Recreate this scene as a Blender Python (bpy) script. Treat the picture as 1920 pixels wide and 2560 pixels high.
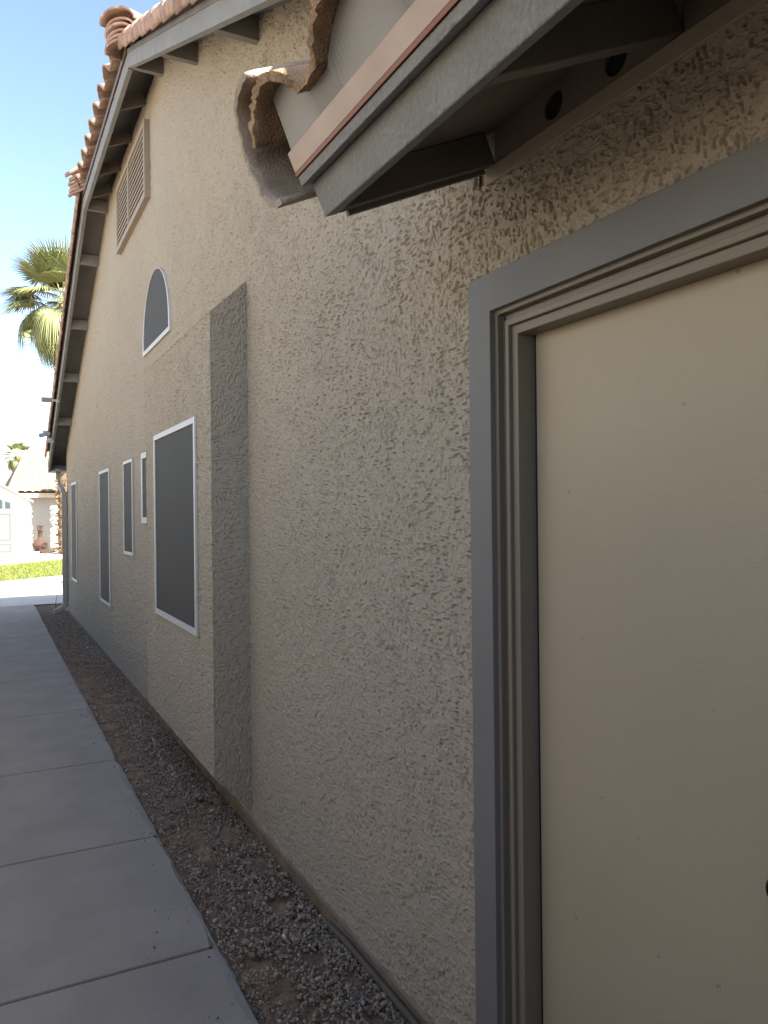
import bpy, bmesh, math, random
import numpy as np
from mathutils import Vector, Matrix
random.seed(7)
rng = np.random.default_rng(11)
scene = bpy.context.scene
C = scene.collection
R = math.radians
for o in list(bpy.data.objects):
    bpy.data.objects.remove(o)

# ------------------------------------------------------------------ camera
CAM_H = 1.62
yaw, pitch, roll = R(27.3), R(0.05), R(0.6)
fw = Vector((math.sin(yaw)*math.cos(pitch), math.cos(yaw)*math.cos(pitch), math.sin(pitch)))
r0 = Vector((math.cos(yaw), -math.sin(yaw), 0)); u0 = r0.cross(fw)
rt = r0*math.cos(roll) - u0*math.sin(roll); up = u0*math.cos(roll) + r0*math.sin(roll)
cd = bpy.data.cameras.new('camera'); cam = bpy.data.objects.new('camera', cd); C.objects.link(cam)
m = Matrix((rt, up, -fw)).transposed().to_4x4(); m.translation = (0, 0, CAM_H)
cam.matrix_world = m
cd.sensor_fit = 'HORIZONTAL'; cd.sensor_width = 36; cd.lens = 36*1923/1920
cd.clip_start = 0.02; cd.clip_end = 2000
scene.camera = cam

# ------------------------------------------------------------------ sky, sun, exposure
SUN = Vector((0.426, -0.636, 0.643)).normalized()
w = bpy.data.worlds.new('World'); scene.world = w; w.use_nodes = True
nt = w.node_tree
sky = nt.nodes.new('ShaderNodeTexSky'); sky.sky_type = 'NISHITA'; sky.sun_disc = False
sky.sun_elevation = math.asin(SUN.z); sky.sun_rotation = math.atan2(SUN.x, SUN.y)
sky.air_density = 1.0; sky.dust_density = 1.2; sky.ozone_density = 2.0
wb = nt.nodes.new('ShaderNodeMixRGB'); wb.blend_type = 'MULTIPLY'; wb.inputs[0].default_value = 1.0
wb.inputs[2].default_value = (1.05, 0.98, 0.91, 1)          # the camera's daylight-shade white balance, on the whole sky
nt.links.new(sky.outputs[0], wb.inputs[1]); nt.links.new(wb.outputs[0], nt.nodes['Background'].inputs[0])
nt.nodes['Background'].inputs[1].default_value = 0.068
ld = bpy.data.lights.new('sun', 'SUN'); ld.energy = 3.9; ld.angle = R(0.55); ld.color = (1, 0.95, 0.87)
sun = bpy.data.objects.new('sun', ld); C.objects.link(sun)
sun.rotation_euler = SUN.to_track_quat('Z', 'Y').to_euler(); sun.location = (6, -8, 14)
scene.view_settings.view_transform = 'Standard'; scene.view_settings.look = 'None'
scene.view_settings.gamma = 1.0; scene.view_settings.exposure = 2.68
scene.cycles.max_bounces = 8; scene.cycles.diffuse_bounces = 5

# ------------------------------------------------------------------ helpers
def tag(o, label=None, cat=None, group=None, kind=None):
    if label: o['label'] = label
    if cat: o['category'] = cat
    if group: o['group'] = group
    if kind: o['kind'] = kind
    return o

def empty(name, loc, label=None, cat=None, group=None):
    o = bpy.data.objects.new(name, None); C.objects.link(o); o.location = loc
    o.empty_display_size = 0.2
    return tag(o, label, cat, group)

class MB:
    def __init__(s): s.v = []; s.f = []; s.sm = []
    def add(s, vs, fs, smooth=False):
        n = len(s.v); s.v += [tuple(p) for p in vs]
        for f in fs: s.f.append([i+n for i in f]); s.sm.append(smooth)
    def box(s, a, b):
        (x0, y0, z0), (x1, y1, z1) = a, b
        s.hexa([(x0,y0,z0),(x1,y0,z0),(x1,y1,z0),(x0,y1,z0)], [(x0,y0,z1),(x1,y0,z1),(x1,y1,z1),(x0,y1,z1)])
    def hexa(s, lo, hi):
        n = len(lo)
        fs = [list(range(n))[::-1], [i+n for i in range(n)]]
        for i in range(n):
            j = (i+1) % n; fs.append([i, j, j+n, i+n])
        s.add(list(lo)+list(hi), fs)
    def prism(s, poly, d, smooth=False):
        d = Vector(d); s.hexa(poly, [tuple(Vector(p)+d) for p in poly])
    def obox(s, c, ax, ay, az):
        c = Vector(c); ax = Vector(ax); ay = Vector(ay); az = Vector(az)
        q = [c-ax-ay, c+ax-ay, c+ax+ay, c-ax+ay]
        s.hexa([tuple(p-az) for p in q], [tuple(p+az) for p in q])
    def bar(s, a, b, wd, ht, upv=(0, 0, 1)):
        a = Vector(a); b = Vector(b); d = (b-a); u = Vector(upv)
        sd = d.normalized().cross(u).normalized(); u2 = sd.cross(d.normalized())
        s.obox((a+b)/2, d/2, sd*wd/2, u2*ht/2)
    def tube(s, pts, rad, n=12, caps=True, smooth=True):
        pts = [Vector(p) for p in pts]; vs = []; fs = []
        rr = rad if isinstance(rad, (list, tuple)) else [rad]*len(pts)
        ref = Vector((0, 0, 1))
        t0 = (pts[1]-pts[0]).normalized()
        if abs(t0.z) > 0.9: ref = Vector((1, 0, 0))
        for k, p in enumerate(pts):
            t = (pts[min(k+1, len(pts)-1)]-pts[max(k-1, 0)]).normalized()
            a = t.cross(ref).normalized(); b = a.cross(t).normalized(); ref = b
            for i in range(n):
                th = 2*math.pi*i/n; vs.append(p+(a*math.cos(th)+b*math.sin(th))*rr[k])
        for k in range(len(pts)-1):
            for i in range(n):
                j = (i+1) % n; fs.append([k*n+i, k*n+j, (k+1)*n+j, (k+1)*n+i])
        s.add(vs, fs, smooth)
        if caps:
            s.add(vs[:n], [list(range(n))]); s.add(vs[-n:], [list(range(n))[::-1]])
    def lathe(s, prof, c, n=24, smooth=True):
        vs = []; fs = []
        for (r_, z) in prof:
            for i in range(n):
                th = 2*math.pi*i/n; vs.append((c[0]+r_*math.cos(th), c[1]+r_*math.sin(th), c[2]+z))
        for k in range(len(prof)-1):
            for i in range(n):
                j = (i+1) % n; fs.append([k*n+i, k*n+j, (k+1)*n+j, (k+1)*n+i])
        s.add(vs, fs, smooth)
    def build(s, name, mat, parent=None, bevel=0, label=None):
        me = bpy.data.meshes.new(name); me.from_pydata(s.v, [], s.f); me.update()
        for p, q in zip(me.polygons, s.sm): p.use_smooth = q
        bm = bmesh.new(); bm.from_mesh(me); bmesh.ops.remove_doubles(bm, verts=bm.verts, dist=1e-5)
        bmesh.ops.recalc_face_normals(bm, faces=bm.faces); bm.to_mesh(me); bm.free()
        return link(name, me, mat, parent, bevel, label)

def link(name, me, mat, parent=None, bevel=0, label=None):
    if mat: me.materials.append(mat)
    o = bpy.data.objects.new(name, me); C.objects.link(o)
    if parent is not None:
        o.parent = parent
        o.matrix_parent_inverse = pw(parent).inverted()
    if bevel:
        b = o.modifiers.new('bevel', 'BEVEL'); b.width = bevel; b.segments = 2; b.limit_method = 'ANGLE'; b.angle_limit = R(40)
    if label: o['label'] = label
    return o

def pw(o):
    mm = Matrix.Translation(o.location) @ o.rotation_euler.to_matrix().to_4x4() @ Matrix.Diagonal((*o.scale, 1))
    if o.parent: return pw(o.parent) @ o.matrix_parent_inverse @ mm
    return mm

def fast_mesh(name, V, F, smooth=False):
    """V (n,3), F (m,k) arrays"""
    me = bpy.data.meshes.new(name); k = F.shape[1]
    me.vertices.add(len(V)); me.vertices.foreach_set('co', np.ascontiguousarray(V, np.float32).ravel())
    me.loops.add(F.size); me.loops.foreach_set('vertex_index', np.ascontiguousarray(F, np.int32).ravel())
    me.polygons.add(len(F)); me.polygons.foreach_set('loop_start', np.arange(0, F.size, k, dtype=np.int32))
    me.polygons.foreach_set('use_smooth', np.full(len(F), smooth))
    me.update(calc_edges=True); return me

# ------------------------------------------------------------------ materials
def mat(name, col, rough=0.8, var=0.0, vscale=3.0, bump=0.0, bscale=60.0, metal=0.0, spec=0.3,
        rand=0.0, island=False, ramp=None, fine=0.0, fscale=150., stretch=None, spots=None):
    mt = bpy.data.materials.new(name); mt.use_nodes = True
    n = mt.node_tree.nodes; l = mt.node_tree.links; b = n['Principled BSDF']
    b.inputs['Roughness'].default_value = rough; b.inputs['Metallic'].default_value = metal
    b.inputs['Specular IOR Level'].default_value = spec
    geo = n.new('ShaderNodeNewGeometry'); pos = geo.outputs['Position']
    def noise(sc, det=4, st=None, dist=0.0):
        t = n.new('ShaderNodeTexNoise'); t.inputs['Scale'].default_value = sc; t.inputs['Detail'].default_value = det
        t.inputs['Distortion'].default_value = dist
        if st:
            mp = n.new('ShaderNodeMapping'); mp.inputs['Scale'].default_value = st
            l.new(pos, mp.inputs[0]); l.new(mp.outputs[0], t.inputs[0])
        else: l.new(pos, t.inputs[0])
        return t.outputs[0]
    def mul(csock, fsock, lo, hi):
        mr = n.new('ShaderNodeMapRange'); l.new(fsock, mr.inputs[0])
        mr.inputs[1].default_value = 0.25; mr.inputs[2].default_value = 0.75
        mr.inputs[3].default_value = lo; mr.inputs[4].default_value = hi
        hs = n.new('ShaderNodeVectorMath'); hs.operation = 'SCALE'
        l.new(csock, hs.inputs[0]); l.new(mr.outputs[0], hs.inputs['Scale']); return hs.outputs[0]
    rgb = n.new('ShaderNodeRGB'); rgb.outputs[0].default_value = (*col, 1); cs = rgb.outputs[0]
    if ramp:
        rp = n.new('ShaderNodeValToRGB'); rp.color_ramp.interpolation = 'LINEAR'
        el = rp.color_ramp.elements
        while len(el) < len(ramp): el.new(0.5)
        for e, (p_, c_) in zip(el, ramp): e.position = p_; e.color = (*c_, 1)
        if island: l.new(geo.outputs['Random Per Island'], rp.inputs[0])
        else: l.new(noise(vscale, 5, stretch), rp.inputs[0])
        cs = rp.outputs[0]
    if rand:
        oi = n.new('ShaderNodeObjectInfo'); mr = n.new('ShaderNodeMapRange')
        l.new(oi.outputs['Random'], mr.inputs[0]); mr.inputs[3].default_value = 1-rand; mr.inputs[4].default_value = 1+rand
        hs = n.new('ShaderNodeVectorMath'); hs.operation = 'SCALE'; l.new(cs, hs.inputs[0]); l.new(mr.outputs[0], hs.inputs['Scale']); cs = hs.outputs[0]
    if var: cs = mul(cs, noise(vscale, 5, stretch), 1-var, 1+var)
    if fine: cs = mul(cs, noise(fscale, 3), 1-fine, 1+fine)
    if spots:
        sc_, th_, c_ = spots
        t = noise(sc_, 2); st_ = n.new('ShaderNodeMapRange'); l.new(t, st_.inputs[0])
        st_.inputs[1].default_value = th_; st_.inputs[2].default_value = th_+0.02
        mx = n.new('ShaderNodeMixRGB'); l.new(st_.outputs[0], mx.inputs[0]); l.new(cs, mx.inputs[1]); mx.inputs[2].default_value = (*c_, 1)
        cs = mx.outputs[0]
    l.new(cs, b.inputs['Base Color'])
    if bump:
        bp = n.new('ShaderNodeBump'); bp.inputs['Strength'].default_value = 1.0; bp.inputs['Distance'].default_value = bump
        l.new(noise(bscale, 5, stretch), bp.inputs['Height']); l.new(bp.outputs[0], b.inputs['Normal'])
    return mt

M_stucco = mat('stucco_paint', (0.40, 0.352, 0.275), 0.85, var=0.05, vscale=1.3, fine=0.05, fscale=90, bump=0.0006, bscale=380, spec=0.25)
M_smooth = mat('smooth_stucco', (0.36, 0.312, 0.24), 0.8, var=0.06, vscale=4, bump=0.002, bscale=60)
M_found = mat('foundation_concrete', (0.22, 0.17, 0.115), 0.9, var=0.3, vscale=9, bump=0.004, bscale=50)
M_trim = mat('grey_trim_paint', (0.185, 0.18, 0.168), 0.6, var=0.07, vscale=5, bump=0.0008, bscale=130, spec=0.35)
M_fascia = mat('fascia_paint', (0.262, 0.266, 0.252), 0.72, var=0.10, vscale=9, fine=0.09, fscale=80, bump=0.0045, bscale=95, spots=(26, 0.72, (0.19, 0.18, 0.165)))
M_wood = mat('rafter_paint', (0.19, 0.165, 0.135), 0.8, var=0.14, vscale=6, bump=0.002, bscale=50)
M_dark = mat('painted_dark', (0.02, 0.02, 0.02), 0.9)  # near-black paint standing in for shade behind door, vent and holes
M_weather = mat('weatherstrip', (0.02, 0.022, 0.025), 0.6)
M_jamb = mat('jamb_paint', (0.21, 0.182, 0.138), 0.45, var=0.03, bump=0.0006, bscale=90, spec=0.4)
M_door = mat('door_paint', (0.41, 0.350, 0.246), 0.42, var=0.06, vscale=1.5, bump=0.0005, bscale=160, spec=0.4, spots=(34, 0.735, (0.27, 0.235, 0.175)))
M_knob = mat('black_metal', (0.015, 0.015, 0.015), 0.3, metal=0.8)
M_white = mat('white_frame', (0.60, 0.60, 0.585), 0.45, var=0.03)
M_flash = mat('brown_flashing', (0.35, 0.285, 0.25), 0.42, var=0.12, vscale=9, metal=0.35, bump=0.0012, bscale=14, stretch=(1, 1, 1))
M_flash2 = mat('red_brown_flashing', (0.20, 0.085, 0.06), 0.4, var=0.15, vscale=9, metal=0.3)
M_riser = mat('grey_riser_metal', (0.27, 0.265, 0.25), 0.5, var=0.06, vscale=5, metal=0.2, bump=0.001, bscale=8)
M_deck = mat('roof_deck', (0.20, 0.195, 0.19), 0.9, var=0.15, vscale=5, bump=0.001)
M_concrete = mat('broom_concrete', (0.305, 0.266, 0.222), 0.85, var=0.13, vscale=2.8, fine=0.14, fscale=170, bump=0.0016, bscale=140, spots=(38, 0.77, (0.22, 0.19, 0.16)))
M_patio = mat('patio_concrete', (0.46, 0.43, 0.38), 0.85, var=0.08, vscale=2, fine=0.05, fscale=60)
M_dirt = mat('dirt', (0.15, 0.105, 0.075), 0.95, bump=0.012, bscale=38,
             ramp=[(0.3, (0.14, 0.09, 0.062)), (0.5, (0.22, 0.14, 0.09)), (0.7, (0.29, 0.20, 0.135))], vscale=7, fine=0.35, fscale=120)
M_gravel = mat('gravel', (0.2, 0.2, 0.2), 0.85, island=True, fine=0.18, fscale=220, ramp=[
    (0.0, (0.12, 0.095, 0.075)), (0.22, (0.27, 0.20, 0.145)), (0.4, (0.29, 0.265, 0.235)), (0.58, (0.36, 0.255, 0.165)),
    (0.75, (0.18, 0.165, 0.155)), (0.9, (0.44, 0.35, 0.25)), (0.985, (0.42, 0.33, 0.25)), (1.0, (0.68, 0.60, 0.50))])
M_screen = mat('solar_screen', (0.072, 0.070, 0.065), 0.75, var=0.06, vscale=2, bump=0.0006, bscale=700)
M_vent = mat('vent_paint', (0.36, 0.30, 0.235), 0.7)
M_spout = mat('downspout_paint', (0.40, 0.385, 0.34), 0.5, var=0.06, vscale=6)
M_conduit = mat('conduit_pipe', (0.115, 0.095, 0.075), 0.7, var=0.2, vscale=10)
M_block = mat('shade_wall_paint', (0.10, 0.085, 0.07), 0.9, var=0.08, vscale=3, bump=0.003, bscale=60)

def tile_mat(name, ramp_, rand):
    mt = mat(name, (0.5, 0.3, 0.2), 0.9, rand=rand, ramp=ramp_, vscale=14, fine=0.28, fscale=240, bump=0.007, bscale=140, spec=0.15)
    return mt
M_tile = tile_mat('terracotta_tile', [(0.3, (0.34, 0.21, 0.155)), (0.5, (0.43, 0.29, 0.22)), (0.72, (0.54, 0.40, 0.32))], 0.16)
M_tile_near = tile_mat('clay_tile_near', [(0.3, (0.26, 0.175, 0.105)), (0.5, (0.38, 0.26, 0.155)), (0.72, (0.50, 0.37, 0.25))], 0.05)
M_rake_tile = tile_mat('slurry_tile', [(0.3, (0.31, 0.235, 0.175)), (0.5, (0.39, 0.32, 0.25)), (0.72, (0.47, 0.40, 0.33))], 0.05)

for _n in M_rake_tile.node_tree.nodes:
    if _n.type == 'BUMP': _n.inputs['Distance'].default_value = 0.003

# ------------------------------------------------------------------ stucco height field (real relief)
NS, CELL = 2048, 0.0016
_fx = np.fft.fftfreq(NS, CELL)[:, None]; _fz = np.fft.rfftfreq(NS, CELL)[None, :]
def field(lx, lz, pw_=2.0):
    """band noise with wavelengths lx (along wall) and lz (up)"""
    r2 = (_fx*lx)**2 + (_fz*lz)**2
    filt = r2*np.exp(-r2)
    a = np.fft.irfft2(np.fft.rfft2(rng.standard_normal((NS, NS)))*filt, s=(NS, NS))
    return a/a.std()
def low(l_):
    r2 = (_fx*l_)**2 + (_fz*l_)**2
    a = np.fft.irfft2(np.fft.rfft2(rng.standard_normal((NS, NS)))*np.exp(-r2), s=(NS, NS)); return a/a.std()
def sst(a, lo, hi):
    t = np.clip((a-lo)/(hi-lo), 0, 1); return t*t*(3-2*t)
def make_height():
    nv = field(0.018, 0.046); nh = field(0.060, 0.018); nr = field(0.018, 0.020); nd = field(0.034, 0.038); fine = field(0.0075, 0.009)
    sel = sst(low(0.20)+0.15, -0.4, 0.4)
    n1 = nv*sel + nh*(1-sel); n1 = 0.8*n1+0.40*nr+0.35*nd+0.22*fine; n1 /= n1.std()
    dens = low(0.11)*0.30 + low(0.045)*0.25
    cav = sst(n1, 1.06-dens, 1.20-dens)                         # torn crevices
    lap = sst(low(0.030)*0.8+0.55*nd+0.35*nr+0.20*fine, 0.12, 0.24)   # ragged edges of flattened trowel laps
    lap2 = sst(low(0.055)+0.5*nh+0.25*nr+0.15*fine, -0.25, -0.08)
    strokes = sst(field(0.15, 0.011), 1.5, 2.1)
    h = -0.0080*cav + 0.0026*lap*(1-cav) + 0.0020*lap2 + 0.0014*strokes*(1-cav) + 0.0002*low(0.010)
    h = h-0.003
    return h.astype(np.float32)
HGT = make_height()
def samp(u, v):
    """bilinear sample of the periodic field; u,v arrays in metres"""
    x = (u/CELL) % NS; y = (v/CELL) % NS
    x0 = np.floor(x).astype(int); y0 = np.floor(y).astype(int); fx = x-x0; fy = y-y0
    x0 %= NS; y0 %= NS; x1 = (x0+1) % NS; y1 = (y0+1) % NS
    return (HGT[x0, y0]*(1-fx)*(1-fy)+HGT[x1, y0]*fx*(1-fy)+HGT[x0, y1]*(1-fx)*fy+HGT[x1, y1]*fx*fy)

def stucco_sheet(us, zbot, ztop, dz_list, place, off=(0, 0), amp=1.0, fade=None):
    """grid: us = positions along wall; zbot/ztop functions; place(u,z,h)->xyz arrays"""
    us = np.asarray(us); t = np.asarray(dz_list)
    zb = np.array([zbot(u) for u in us]); zt = np.array([ztop(u) for u in us])
    U = np.repeat(us[:, None], len(t), 1); Z = zb[:, None]+t[None, :]*(zt-zb)[:, None]
    h = samp(U+off[0], Z+off[1])*amp
    if fade is not None: h = h*fade(U, Z)
    V = np.stack(place(U, Z, h), -1).reshape(-1, 3)
    nu, nz = len(us), len(t); idx = np.arange(nu*nz).reshape(nu, nz)
    F = np.stack([idx[:-1, :-1], idx[1:, :-1], idx[1:, 1:], idx[:-1, 1:]], -1).reshape(-1, 4)
    return V, F
def join(parts):
    Vs, Fs, n = [], [], 0
    for V, F in parts: Vs.append(V); Fs.append(F+n); n += len(V)
    return np.concatenate(Vs), np.concatenate(Fs)

WX = 1.2
SL = 0.4385
YA, YB, ZC = 5.88, 8.78, 4.917                      # clipped gable: level part between YA and YB
def rake_z(y): return ZC - SL*max(0, YA-y, y-YB)      # underside of barge board
Y_NEAR, Y_END = 0.0, 14.0
def wall_top(y): return rake_z(y)+0.155
# door opening
DY0, DY1, DZ0, DZ1 = 0.78, 1.592, 0.09, 2.117
CY0, CY1, CZ1 = 0.665, 1.763, 2.246                # outer edge of casing

house = empty('house', (4.5, 7, 0), 'single storey house with rough taupe stucco, grey trim and clay tiled roof filling the picture', 'house')

# --- stucco wall
def ysteps(a, b, lo=0.0022, k=0.00035):
    ys = [a]
    while ys[-1] < b: ys.append(ys[-1]+max(lo, lo*0.6+k*ys[-1]**2))
    ys[-1] = b; return ys
place_wall = lambda U, Z, h: (WX-h, U, Z)
YP = 1.72                                          # below the porch eave the stucco stops lower
Z0 = 0.052
tz = lambda d: np.linspace(0, 1, d)
def smoothfade(U, Z): return np.ones_like(U)
parts = []
parts.append(stucco_sheet(ysteps(CY1-0.02, 3.85), lambda u: Z0, wall_top, tz(1800), place_wall))
parts.append(stucco_sheet(ysteps(5.6, Y_END-0.002, 0.006, 0.00022), lambda u: Z0, wall_top, tz(900), place_wall))
parts.append(stucco_sheet(ysteps(0.55, CY1-0.02), lambda u: CZ1-0.03, lambda u: 2.50, tz(180), place_wall))
parts.append(stucco_sheet(ysteps(0.2, CY0+0.03, 0.01), lambda u: Z0, lambda u: CZ1-0.03, tz(300), place_wall))
parts.append(stucco_sheet(ysteps(3.85, 5.6, 0.004, 0.0003), lambda u: 2.6, wall_top, tz(700), place_wall))
parts.append(stucco_sheet(ysteps(3.85, 5.6, 0.006, 0.0003), lambda u: Z0, lambda u: 0.12, tz(30), place_wall))
V, F = join(parts)
wall = link('stucco_wall', fast_mesh('stucco_wall', V, F, True), M_stucco, house)

# body of the house behind the stucco face (far, near and back sides)
mb = MB()
pts = [(WX+0.012, y, z) for y, z in [(-5.5, -0.1), (DY0-0.05, -0.1), (DY0-0.05, DZ1+0.07), (DY1+0.05, DZ1+0.07), (DY1+0.05, -0.1), (Y_END-0.004, -0.1), (Y_END-0.004, wall_top(Y_END)),
       (YB, wall_top(YB)), (YA, wall_top(YA)), (0.1, wall_top(0.1)), (-5.5, wall_top(0.1))]]
mb.prism(pts, (7.6, 0, 0))
mb.build('wall_core', M_smooth, house)

# added wing, unseen behind the camera, blocking light from that side
mb = MB(); mb.box((-1.1, -12, -0.1), (9.0, -3.0, 3.0)); mb.build('added_wing', M_stucco, house)
mb = MB(); mb.prism([(-1.5, -2.55, 2.95), (9.2, -2.55, 2.95), (9.2, -12.4, 2.95), (-1.5, -12.4, 2.95)], (0, 0, 0.16)); mb.prism([(-1.5, -2.55, 3.115), (-1.5, -12.4, 3.115), (-1.5, -7.5, 5.2)], (10.7, 0, 0)); mb.build('added_wing_roof', M_deck, house)

# --- projecting bay with the big window
BX, BY0, BY1, BZF, BZW = 1.008, 3.847, 5.64, 2.645, 2.825
BB, BBW = 0.288, 0.085                              # outer and inner height of its sloping underside
parts = []
parts.append(stucco_sheet(ysteps(BY0, BY1, 0.003, 0.00022), lambda u: BB, lambda u: BZF, tz(1000), lambda U, Z, h: (BX-h*1.0, U, Z), off=(0.9, 1.3)))
xs = np.linspace(0, 1, 75)
fx_ = lambda U: np.clip(U/0.02, 0, 1)
def side(yy, sgn):
    return stucco_sheet(np.linspace(BX, WX+0.006, 75), lambda u: BB+(u-BX)/(WX-BX)*(BBW-BB), lambda u: BZF+(u-BX)/(WX-BX)*(BZW-BZF), tz(1000),
                        lambda U, Z, h: (U, yy+sgn*h*0.55*np.clip((U-BX)/0.01, 0, 1), Z), off=(2.3, 0.4))
parts.append(side(BY0, -1)); parts.append(side(BY1, 1))
tq = tz(60)
V, F = join(parts)
nV = len(V)
# sloping top
ys_ = np.array(ysteps(BY0, BY1, 0.004, 0.0003)); T = np.repeat(tq[None, :], len(ys_), 0); Yg = np.repeat(ys_[:, None], len(tq), 1)
hh = samp(Yg+0.3, T*0.26+3.0)
Vt = np.stack((BX+T*(WX+0.006-BX)-hh*0.7*(T > 0)*(T < 1), Yg, BZF+T*(BZW-BZF+0.003)+hh*0.7*(T > 0)*(T < 1)), -1).reshape(-1, 3)
idx = np.arange(len(Vt)).reshape(len(ys_), len(tq)); Ft = np.stack([idx[:-1, :-1], idx[1:, :-1], idx[1:, 1:], idx[:-1, 1:]], -1).reshape(-1, 4)
Vb = np.array([(BX, BY0, BB), (BX, BY1, BB), (WX+0.006, BY1, BBW), (WX+0.006, BY0, BBW)]); V, F = join([(V, F), (Vb, np.array([[0, 1, 2, 3]]))])
V, F = join([(V, F), (Vt, Ft)])
bay = link('bay', fast_mesh('bay', V, F, True), M_stucco, house, label='stucco bay projecting from the wall with a sloped top')

# --- foundation strip under the stucco
mb = MB()
def jag(x, y0, y1, n, z1, dz):
    ys = np.linspace(y0, y1, n); top = [z1+random.uniform(-dz, dz) for _ in ys]
    poly = [(x, y0, -0.12)]+[(x, y1, -0.12)]+[(x, y, t) for y, t in zip(ys[::-1], top[::-1])]
    return poly
mb.prism([(WX-0.004, 1.77, -0.12), (WX-0.004, Y_END, -0.12), (WX-0.004, Y_END, 0.05), (WX-0.004, 1.77, 0.05)], (0.02, 0, 0))
mb.build('foundation', M_found, house)
# metal weep screed at the stucco's foot
mb = MB()
mb.box((WX-0.008, 1.76, 0.045), (WX+0.03, Y_END, 0.056))
mb.build('weep_screed', mat('screed_metal', (0.30, 0.24, 0.19), 0.7, var=0.25, vscale=8), house)

# --- door: casing, jamb, leaf
def frame_u(mb, y0, y1, z1, wdt, x0, x1, zb=0.05):
    """inverted U of width wdt, outside edges y0/y1/z1, mitred"""
    mb.prism([(x0, y1-wdt, zb), (x0, y1, zb), (x0, y1, z1), (x0, y1-wdt, z1-wdt)], (x1-x0, 0, 0))
    mb.prism([(x0, y0, zb), (x0, y0+wdt, zb), (x0, y0+wdt, z1-wdt), (x0, y0, z1)], (x1-x0, 0, 0))
    mb.prism([(x0, y0, z1), (x0, y0+wdt, z1-wdt), (x0, y1-wdt, z1-wdt), (x0, y1, z1)], (x1-x0, 0, 0))
mb = MB(); frame_u(mb, CY0, CY1, CZ1, 0.1, WX-0.024, WX+0.010)
casing = mb.build('door_casing', M_trim, house, bevel=0.0015)
jamb = MB()
# moulding: stepped bands between the casing and the leaf
frame_u(jamb, CY0+0.097, CY1-0.097, CZ1-0.097, 0.0150, WX-0.008, WX+0.03)
frame_u(jamb, CY0+0.112, CY1-0.112, CZ1-0.112, 0.0185, WX+0.012, WX+0.05)
frame_u(jamb, CY0+0.1305, CY1-0.1305, CZ1-0.1305, 0.0160, WX+0.001, WX+0.05)
frame_u(jamb, CY0+0.1465, CY1-0.1465, CZ1-0.1465, 0.0245, WX+0.012, WX+0.075)
jb = jamb.build('door_jamb', M_jamb, house, bevel=0.0022)
mb = MB(); frame_u(mb, DY0-0.004, DY1+0.002, DZ1+0.002, 0.012, WX+0.066, WX+0.078)
mb.build('weather_seal', M_weather, house)
mb = MB(); mb.box((WX+0.064, DY0+0.010, DZ0), (WX+0.108, DY1-0.008, DZ1-0.009))
door = mb.build('door', M_door, house, bevel=0.002)
mb = MB(); mb.box((WX-0.02, CY0+0.1, 0.02), (WX+0.12, CY1-0.1, 0.085))
mb.build('threshold', M_trim, house, bevel=0.004)
mb = MB()
ky, kz = DY0+0.0925, 0.955
prof = [(0.0, 0.0), (0.031, 0.0), (0.031, 0.006), (0.014, 0.012), (0.013, 0.03), (0.021, 0.036), (0.0255, 0.045), (0.0255, 0.054), (0.019, 0.061), (0.0, 0.064)]
mb.lathe(prof, (0, 0, 0), 28)
mb.v = [(WX+0.064-z, ky+x, kz+y) for (x, y, z) in mb.v]
mb.build('door_knob', M_knob, door)
# panel behind the door, painted near-black for the unlit room
mb = MB(); mb.box((WX+0.11, DY0-0.05, -0.1), (WX+0.15, DY1+0.05, DZ1+0.07)); mb.build('door_backing', M_dark, house)

# --- windows
def rect_window(y0, y1, z0, z1, x, fwd=0.035, lab=None):
    fr = MB(); d = 0.016
    q = [(y0, z0), (y1, z0), (y1, z1), (y0, z1)]; iq = [(y0+fwd, z0+fwd), (y1-fwd, z0+fwd), (y1-fwd, z1-fwd), (y0+fwd, z1-fwd)]
    for i in range(4):
        j = (i+1) % 4
        fr.prism([(x, *q[i]), (x, *q[j]), (x, *iq[j]), (x, *iq[i])], (d, 0, 0))
    ob = fr.build('window', M_white, house, bevel=0.002, label=lab)
    s = MB(); s.box((x+0.007, y0+fwd-0.002, z0+fwd-0.002), (x+0.013, y1-fwd+0.002, z1-fwd+0.002))
    s.build('solar_screen', M_screen, ob)
    for (yy, zz) in ((y1+0.004, z0+0.22), (y1+0.004, z1-0.25), (y0-0.004, z0+0.22), (y0-0.004, z1-0.25)):
        c = MB(); c.box((x-0.002, yy-0.008, zz-0.006), (x+0.012, yy+0.008, zz+0.006)); c.build('screen_clip', M_white, ob)
    # stucco reveal behind the frame
    b = MB(); b.box((x+0.0095, y0-0.010, z0-0.030), (x+0.03, y1+0.010, z1+0.010)); b.build('window_reveal', M_smooth, ob)
    return ob
rect_window(4.149, 5.298, 0.965, 2.150, BX-0.012, 0.034, 'large window in the bay with grey solar screen')
rect_window(6.25, 6.875, 1.552, 2.152, WX-0.014, 0.050, 'window mostly hidden behind the bay, only its white left frame showing')
rect_window(7.34, 7.872, 1.246, 2.143, WX-0.014, 0.028, 'narrow window just beyond the bay')
rect_window(8.87, 9.69, 0.617, 2.139, WX-0.014, 0.030, 'tall narrow window, second from the far corner')
rect_window(12.34, 13.12, 0.618, 2.132, WX-0.014, 0.032, 'tall narrow window nearest the far corner')
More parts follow.
